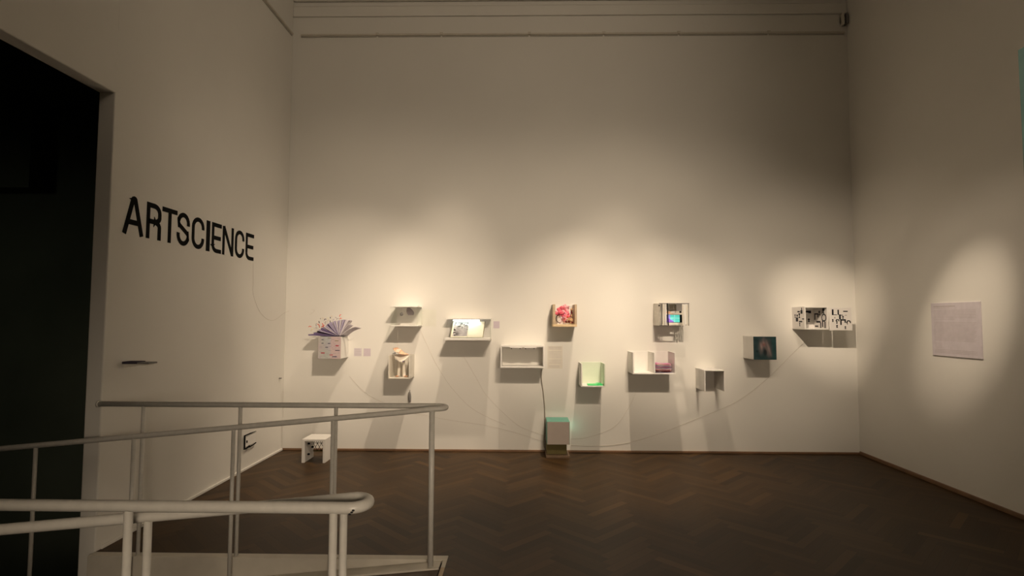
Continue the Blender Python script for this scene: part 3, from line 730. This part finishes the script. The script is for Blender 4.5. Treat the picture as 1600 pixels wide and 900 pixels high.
# bottom board with cut-outs (built of strips around the openings)
bmk = M['metal']; bb = MB(); bz = (z0, z0+.006)
xs1 = x1-.09
def bbox(u0, u1, y0, y1): bb.box((u0, y0, bz[0]), (u1, y1, bz[1]))
Wb = xs1-x0
bbox(x0, xs1, yf+.10, YB-.006-.19+.0)
bbox(x0, xs1, yf+.0, yf+.012); bbox(x0, x0+.06, yf+.012, yf+.10); bbox(xs1-.03, xs1, yf+.012, yf+.10)
bbox(x0, xs1-.065, YB-.196, YB-.006); bbox(xs1-.02, xs1, YB-.196, YB-.006)
bbox(xs1-.065, xs1-.02, YB-.196, YB-.165); bbox(xs1-.065, xs1-.02, YB-.125, YB-.10); bbox(xs1-.065, xs1-.02, YB-.06, YB-.006)
bb.build('bottom_panel', bmk, rt)
tp = MB().box((x0, yf+.16, z1-.008), (x1, YB-.006, z1)).build('top_panel', M['metal'], rt)
MB().box((X(1057), yf+.004, Zp(486)), (X(1066), yf+.010, z1)).build('grey_plate', M['grey'], rt)
MB().box((x0, yf, z1-.010), (x1, yf+.010, z1)).build('front_rim', M['grey'], rt)
for px, w, k in ((1030.3, 1.4, 'metal'), (1033.2, 1.4, 'grey'), (1035.6, 2.6, 'cream'), (1039, 2.4, 'white')):
    MB().box((X(px), yf, z0), (X(px+w), yf+.008, z1-.010)).build('slat', M[k], rt)
MB().box((x0, yf+.008, z0+.006), (x0+.008, YB-.006, z1-.010)).build('side_panel', M['metal'], rt)
for px, w, k in ((1066, 2.2, 'cream'), (1069.2, 2.0, 'white'), (1072.2, 2.4, 'cream'), (1075.2, 1.6, 'metal')):
    MB().box((X(px), yf, z0), (X(px+w), yf+.008, Zp(477 if px < 1075 else 473.6)-(.010 if px > 1075 else 0))).build('slat', M[k], rt)
MB().box((X(1070.8), yf+.001, z0), (X(1077), yf+.007, z0+.016)).build('grey_plate', M['grey'], rt)
MB().prism([(X(1041.9), yf-.006, z1), (X(1043.4), yf-.006, z1), (X(1044.9), yf-.006, z0), (X(1043.2), yf-.006, z0)], (0, .006, 0)).build('black_bar', M['black'], rt)
MB().sphere((X(1063), yf-.002, Zp(487.5)), .012, 1.2, .8, .9).build('knob', M['black'], rt, True)
MB().sphere((X(1030), yf-.004, Zp(477.5)), .010, 1, .8, 1).build('knob', M['black'], rt, True)
MB().tube([(X(1044), yf+.09, Zp(482.2)), (X(1057), yf+.09, Zp(483.8))], .003, 6).build('rod', M['grey'], rt)
MB().tube([(X(1048), yf+.08, Zp(474.5)), (X(1048), yf+.08, Zp(484))], .003, 6).build('rod', M['grey'], rt)
MB().box((X(1043), yf+.10, Zp(490)), (X(1056), yf+.104, Zp(486.5))).build('card_strip', M['peach'], rt)
MB().box((X(1051), yf+.095, Zp(489)), (X(1061), yf+.099, Zp(486.5))).build('card_strip', M['paper'], rt)
MB().tube([(X(1053.5), yf+.06, Zp(480.8)), (X(1054.8), yf+.06, Zp(480.4))], .006, 8).build('peg', M['grey'], rt)
ys_ = yf+.17
ph = thing('screen_device', 'small black handheld screen lit teal and violet in the silver strip-sided box', 'screen', (atY(1055, 497, ys_).x, ys_, z0+.006))
sx0, sx1, sz0, sz1 = atY(1041.5, 497, ys_).x, atY(1065.8, 497, ys_).x, z0+.0065, atY(1053, 491.6, ys_).z
MB().box((sx0, ys_, sz0+.03), (sx1, ys_+.012, sz1), .002).build('case', M['black'], ph)
MB().box((sx0+.01, ys_-.002, sz0), (sx1-.01, ys_+.03, sz0+.028), .002).build('stand', M['cream'], ph)
def scr(u, v):
    if v < .55-1.1*u+.1: return (.22, .10, .45)
    if u < .25: return (.28, .28, .75)
    if u < .5 and v < .35: return (.20, .35, .65)
    if abs(u-.62) < .03 or abs(v-.55) < .05: return (.25, .72, .62)
    return (.10, .58, .50)
painted('display', ph, lambda u, v: (sx0+.008+(sx1-sx0-.038)*u, ys_-.0003, sz0+.034+(sz1-sz0-.038)*v), 16, M['screen'], scr, .001)

# ---- 15: hood box, open below
c = Crate('display_box', 'white box without front, back or bottom, like an upturned tray', (1100.8, 578.5, 1132.8, 611.5), .34, 'TLR', .012)

# ---- 16: box with a dark picture on its front
c = Crate('display_box', 'white box with a dark teal picture covering its front', (1177.3, 526, 1213, 562), .31, 'LRTBKF', .012)
def pic(u, v):
    n = .5+.5*math.sin(9*u+5*v+2*math.sin(7*v))*math.cos(8*v-4*u)
    G = lambda a_, b_, p, q: math.exp(-(((u-a_)/p)**2+((v-b_)/q)**2))
    base = Vector((.016+.012*n, .042+.022*n, .048+.022*n))
    if u > .8: base += Vector((0, .012, .010))
    k = min(1, .75*G(.36, .60, .11, .20)+.8*G(.62, .52, .11, .24)+.55*G(.50, .74, .13, .12)+.35*G(.46, .95, .05, .10)+.5*G(.72, .26, .09, .16)+.3*G(.33, .33, .06, .14))
    base = base.lerp(Vector((.42, .29, .28)), k*(.55+.45*n)*(.8+.2*math.sin(40*u+12*v)))
    base = base.lerp(Vector((.22, .06, .05)), .7*G(.47, .66, .09, .08)*n)
    d = .9*min(1, 1.6*G(.51, .32, .075, .13)); base = base.lerp(Vector((.012, .018, .02)), d)
    base = base.lerp(Vector((.004, .008, .010)), .8*G(.16, .36, .06, .05))
    return tuple(base)
painted('picture', c.root, lambda u, v: (c.x0+(c.x1-c.x0)*u, c.yf, c.z0+(c.z1-c.z0)*v), 64, M['print'], pic, .0015)

# ---- 17: box with black silhouettes and an open door
c = Crate('display_box', 'white box with black silhouette prints and a square door swung open to the right', (1257.5, 479, 1294.3, 515), .315, 'LRTBK', .013)
def inside(k, x, y):
    if k == 'b': return abs(x) < .5 and abs(y) < .5
    if k == 'h': return abs(x) < 1 and abs(y) < .26
    if k == 'v': return abs(x) < .30 and abs(y) < 1
    r = math.hypot(x, y)
    if k == 'c': return .5 < r < 1 and y > -.2
    if k == 'n': return (abs(abs(x)-.78) < .24 and abs(y) < 1 and (x < 0 or y > -.3)) or (abs(x) < 1 and .5 < y < 1)
    if k == 'f': return abs(x) < .2+.35*abs(math.sin(2.2*y+.5)) and abs(y) < 1
    if k == 'o': return .66 < r < 1
def blobs(P, parent, push, ext_):
    """printed sheet with black cut-out shapes; P(u,v)->point on the panel"""
    def fn(u, v):
        for a_, b_, k, q in ext_:
            if inside(k, (u-a_)/q, (v-b_)/q): return (.012, .013, .016)
        return (.74, .71, .68)
    painted('silhouette_print', parent, lambda u, v: P(.03+.94*u, .03+.94*v), 60, M['print'], fn, .001, push)
# outer left face
PL = lambda u, v, e=0: Vector((c.x0-e, YB-(YB-c.yf)*u, c.z0+(c.z1-c.z0)*v))
blobs(PL, c.P['L'], (-1, 0, 0), [(.60, .62, 'f', .12), (.42, .62, 'b', .11), (.40, .44, 'b', .20), (.78, .78, 'b', .16), (.70, .33, 'h', .14), (.62, .20, 'f', .08), (.80, .88, 'v', .10), (.9, .46, 'h', .09), (.55, .80, 'h', .1), (.25, .6, 'f', .08)])
PK = lambda u, v, e=0: Vector((c.x0+(c.x1-c.x0)*u, YB-.0065-e, c.z0+(c.z1-c.z0)*v))
blobs(PK, c.P['K'], (0, -1, 0), [(.15, .75, 'v', .14), (.3, .82, 'h', .20), (.62, .82, 'h', .18), (.26, .40, 'n', .16), (.22, .44, 'b', .26), (.52, .56, 'f', .12), (.34, .22, 'f', .08), (.75, .4, 'f', .09), (.8, .8, 'b', .12)])
PR_ = lambda u, v, e=0: Vector((c.x1-c.th-e, YB-.006-(YB-.006-c.yf)*u, c.z0+(c.z1-c.z0)*v))
blobs(PR_, c.P['R'], (-1, 0, 0), [(.20, .58, 'n', .16), (.78, .52, 'o', .19), (.75, .84, 'f', .13), (.44, .74, 'f', .11), (.2, .12, 'h', .14), (.52, .17, 'v', .13), (.68, .22, 'v', .14), (.86, .19, 'v', .15), (.35, .33, 'h', .16)])
d0, d1 = atY(1295.6, 480, c.yf), atY(1332, 516.3, c.yf)
dr_ = MB().box((d0.x, c.yf, d1.z), (d1.x, c.yf+.012, d0.z), .002).build('door', M['white'], c.root)
for zz in (.2, .8):
    zc_ = d1.z+(d0.z-d1.z)*zz
    MB().tube([(d0.x-.003, c.yf+.004, zc_-.012), (d0.x-.003, c.yf+.004, zc_+.012)], .004, 8).build('hinge', M['white'], dr_)
PD = lambda u, v, e=0: Vector((d0.x+(d1.x-d0.x)*u, c.yf-e, d1.z+(d0.z-d1.z)*v))
blobs(PD, dr_, (0, -1, 0), [(.13, .80, 'v', .13), (.38, .80, 'v', .12), (.24, .68, 'h', .07), (.72, .84, 'h', .11), (.46, .58, 'v', .12), (.52, .67, 'h', .08), (.60, .57, 'f', .07), (.74, .66, 'h', .05), (.12, .42, 'f', .07), (.34, .40, 'c', .09), (.31, .34, 'v', .07), (.60, .35, 'n', .13), (.86, .33, 'c', .11), (.80, .30, 'v', .07), (.31, .15, 'f', .07), (.70, .10, 'f', .06), (.22, .55, 'f', .04)])

# ---- poster on the right wall
t0, t1, t2, t3 = atX(1457, 473, XR), atX(1534, 472, XR), atX(1536, 561, XR), atX(1458, 555, XR)
py0, py1 = (t0.y+t3.y)/2, (t1.y+t2.y)/2; pz1, pz0 = (t0.z+t1.z)/2, (t2.z+t3.z)/2
po = thing('information_board', 'pale lilac text panel on the right wall', 'wall panel', (XR-.006, (py0+py1)/2, pz0))
bd = MB().box((XR-.012, py1, pz0), (XR, py0, pz1), .002).build('board', M['lilacpale'], po)
g = MB()
def pl(u0, u1, v, hh_): g.box((XR-.0128, py0+(py1-py0)*u0, pz0+(pz1-pz0)*v), (XR-.012, py0+(py1-py0)*u1, pz0+(pz1-pz0)*(v+hh_)))
pl(.06, .52, .925, .016); pl(.06, .40, .90, .006)
for k in range(7): pl(.06, .92 if k < 6 else .5, .855-.028*k, .005)
for k in range(14): pl(.06, .92-(k % 3)*.02, .63-.026*k, .005)
for k in range(4): pl(.06, .22, .235-.026*k, .005)
for k in range(3): pl(.06, .92, .115-.026*k, .006)
g.build('printed_lines', M['inkfaint'], bd)

# ---- 19: teal cube on its stand
yfc = YB-.325
a, b = atY(854.6, 658.8, yfc), atY(890.4, 695, yfc)
cb = thing('teal_cube', 'teal cube with a plain grey front, on the low wooden stand at the back wall', 'cube', ((a.x+b.x)/2, YB-.17, b.z))
MB().box((a.x, yfc+.006, b.z), (b.x, YB-.02, a.z), .002).build('shell', M['teal'], cb)
MB().box((a.x+.004, yfc, b.z+.002), (b.x-.004, yfc+.006, a.z-.004), .001).build('front_panel', M['greypink'], cb)
area('cube_glow', (b.x+.004, YB-.07, (a.z+b.z)/2+.04), (b.x+.3, YB+.03, (a.z+b.z)/2+.04), .09, .22, .05, (.35, 1, .68))
stn = thing('wooden_stand', 'low dark wooden stand under the teal cube', 'stand', ((a.x+b.x)/2, YB-.17, 0))
MB().box((a.x-.01, yfc+.01, 0), (b.x+.0, YB-.02, .028), .003).build('base_board', M['standwood'], stn)
MB().box((a.x+.0, yfc+.09, .028), (b.x-.03, YB-.03, b.z), .002).build('support', M['bookbrown'], stn)

# ---- 20: floor box with a wire net
fb = atZ(489, 723.5, 0); yf2 = fb.y; dd = .29
u0, u1 = atY(471.4, 700, yf2).x, atY(508, 700, yf2).x; zt2 = atY(490, 686.5, yf2).z
fbx = thing('floor_box', 'white open-ended box with a black wire net, standing on the floor in the left corner', 'box', ((u0+u1)/2, yf2+dd/2, 0))
th = .026
MB().box((u0, yf2, zt2-.022), (u1, yf2+dd, zt2), .002).build('top_panel', M['white'], fbx)
MB().box((u0, yf2, 0), (u0+th+.006, yf2+dd, zt2-.022), .002).build('side_panel', M['white'], fbx)
MB().box((u1-th, yf2, 0), (u1, yf2+dd, zt2-.022), .002).build('side_panel', M['white'], fbx)
nx0, nx1, nz0, nz1, ny = u0+th+.006, u1-th, .075, zt2-.024, yf2+dd-.012
g = MB()
pv = random.Random(4)
grid = [[Vector((nx0+(nx1-nx0)*(i+.5*(j % 2))/4.5, ny, nz0+(nz1-nz0)*j/4)) for i in range(5)] for j in range(5)]
for j in range(5):
    for i in range(5):
        p = grid[j][i]
        if i < 4 and j % 2 == 0: g.tube([p, p.lerp(grid[j][i+1], .5)+Vector((0, 0, .008)), grid[j][i+1]], .0028, 6)
        if j < 4:
            g.tube([p, grid[j+1][i]], .0028, 6)
            k2 = i-1 if j % 2 == 0 else i+1
            if 0 <= k2 < 5: g.tube([p, grid[j+1][k2]], .0028, 6)
g.build('wire_net', M['black'], fbx)
MB().tube([(nx0, ny, .070), (nx1, ny, .070)], .006, 8).build('rod', M['bookbrown'], fbx)
for yy_, zz_ in ((yf2+.10, zt2-.07), (yf2+.22, zt2-.05), (yf2+.10, .075), (yf2+.22, .13)):
    MB().tube([(nx0, yy_, zz_), (nx0+.022, yy_, zz_)], .011, 10).build('peg', M['black'], fbx)

# ---- small shelf with dark slab on the left wall
ya_, ye_ = atX(186, 566, XL).y, atX(196, 566, XL).y
xo = atY(246, 565, ya_+.12).x
zs = atY(218, 569, ya_+.02).z
shl = thing('wall_shelf', 'small thin pale shelf on the left wall near the dark doorway', 'shelf', ((XL+xo)/2, ya_+.14, zs-.012))
MB().box((XL, ya_+.03, zs-.010), (xo-.03, ya_+.13, zs), .002).build('board', M['cream'], shl)
for yy_ in (ya_+.05, ya_+.11): MB().prism([(XL, yy_, zs-.010), (XL+.12, yy_, zs-.010), (XL, yy_, zs-.030)], (0, .006, 0)).build('bracket', M['cream'], shl)
tab = thing('dark_slab', 'thin dark slab lying on the small shelf on the left wall', 'slab', ((XL+xo)/2, ya_+.14, zs))
MB().box((XL+.006, ya_+.02, zs+.0003), (xo-.09, ya_+.12, zs+.018), .003).build('slab', M['inkdark'], tab)
MB().box((xo-.088, ya_+.02, zs+.0003), (xo, ya_+.12, zs+.012), .002).build('tip', M['grey'], tab)

# ---- white plaque with black shape, low on the left wall behind the handrails
p0, p1 = atX(379.5, 690, XL), atX(397, 690, XL)
q_t, q_b = atX(380, 681, XL).z, atX(380, 702, XL).z
plq = thing('cutout_plaque', 'white plaque edged with jagged black strips, low on the left wall', 'wall panel', (XL+.01, (p0.y+p1.y)/2, q_b))
wy, hz = p1.y-p0.y, q_t-q_b
PQ = lambda u, v, e=0: Vector((XL+.016+e, p0.y+wy*u, q_b+hz*v))
MB().box((XL, p0.y+.03, q_b+.02), (XL+.016, p1.y, q_t-.004)).build('board', M['white'], plq)
g = MB()
for poly in ([(-.06, .98), (.5, 1.0), (1.0, 1.02), (.5, 1.06), (-.06, 1.05)], [(-.06, .0), (.02, .0), (.02, .98), (-.06, 1.0)], [(.05, -.02), (.42, .02), (.42, .16), (.05, .03)], [(.42, -.02), (.8, .04), (1.0, .10), (1.0, .16), (.75, .08), (.42, .04)], [(.17, .42), (.20, .42), (.21, .56), (.18, .6)]):
    g.prism([PQ(u, v) for u, v in poly], (.010, 0, 0))
g.build('black_strip', M['black'], plq)

# ---- lit projection picture at the right edge, right wall
s0 = atX(1590, 78, XR-.03)
ps = thing('projection_screen', 'teal lit projection screen at the right edge of the picture, high on the right wall', 'screen', (XR-.02, s0.y-.8, s0.z-1.7))
MB().box((XR-.03, s0.y-1.7, s0.z-1.7), (XR, s0.y, s0.z), .003).build('casing', M['cream'], ps)
MB().box((XR-.032, s0.y-1.695, s0.z-1.695), (XR-.030, s0.y-.005, s0.z-.005)).build('picture_surface', M['screenteal'], ps)

# ---- small fixture in the upper right corner
f0, f1 = atY(1316, 20, YB-.06), atY(1325, 38, YB-.06)
fx = thing('corner_fixture', 'small pale bracket high in the right corner above the picture rail', 'bracket', (f0.x, YB-.05, f1.z))
MB().box((f0.x, YB-.07, f1.z), (f0.x+.022, YB, f0.z), .004).build('bracket_arm', M['cream'], fx)
MB().box((f0.x+.046, YB-.07, f1.z+.01), (f0.x+.068, YB, f0.z), .004).build('bracket_arm', M['grey'], fx)
MB().box((f0.x, YB-.03, f1.z+.03), (f0.x+.068, YB, f0.z-.03), .004).build('bracket_plate', M['cream'], fx)
# nail in the left wall
q = atX(436, 591, XL)
tag(MB().tube([(XL, q.y, q.z), (XL+.03, q.y, q.z)], .008, 8).build('wall_nail', M['grey']), 'small nail in the left wall near the corner, level with the boxes', 'nail')

# ================================================================== CORDS STRUNG ON THE WALL
def cord(label, pts, r=.0011, m='string', y=.003, cat='cord', name='strung_string'):
    P = [p if isinstance(p, Vector) else atY(p[0], p[1], YB-y) for p in pts]
    t = MB().tube(spline(P, 6), r, 6).build(name, M[m], None, True)
    return tag(t, label, cat, 'thin cords strung between the boxes' if name == 'strung_string' else None)
Lw = lambda px, py: atX(px, py, XL+.006)
cord('thin cord hanging below the lettering and hooked round the left corner', [Lw(395.5, 410), Lw(395.5, 440), Lw(396, 461), Lw(408, 490), Lw(427, 500.5), (451, 486), (490, 484), (484, 492)], .0012)
cord('thin cord from the printed box down to the teal cube', [(546, 588), (568, 611), (592, 626), (640, 643), (700, 656), (770, 667), (852, 690)])
cord('thin cord from the lit shelf down to the teal cube', [(724, 556), (745, 592), (762, 620), (807, 663), (838, 676), (853, 682)])
cord('thin cord from the clear-sided box curving down to the long slack cord', [(655, 512), (666, 536), (680, 566), (705, 605), (740, 640), (790, 664)])
cord('long thin cord from the silhouette box past the picture box to the teal cube', [(1262, 530), (1235, 556), (1195, 595), (1150, 628), (1095, 652), (1072, 661), (1035, 676), (980, 692), (930, 697), (892, 696)], .0017)
cord('thin cord from under the double box looping to the teal cube', [(994, 612), (985, 632), (965, 662), (943, 675), (915, 684), (892, 686)])
cord('grey power cable from the long box down to the teal cube', [(846, 577), (846, 592), (848.5, 610), (850.5, 630), (851.5, 652), (851, 675), (849.5, 692), (852, 702)], .006, 'cable', .012, 'cable', 'power_cable')
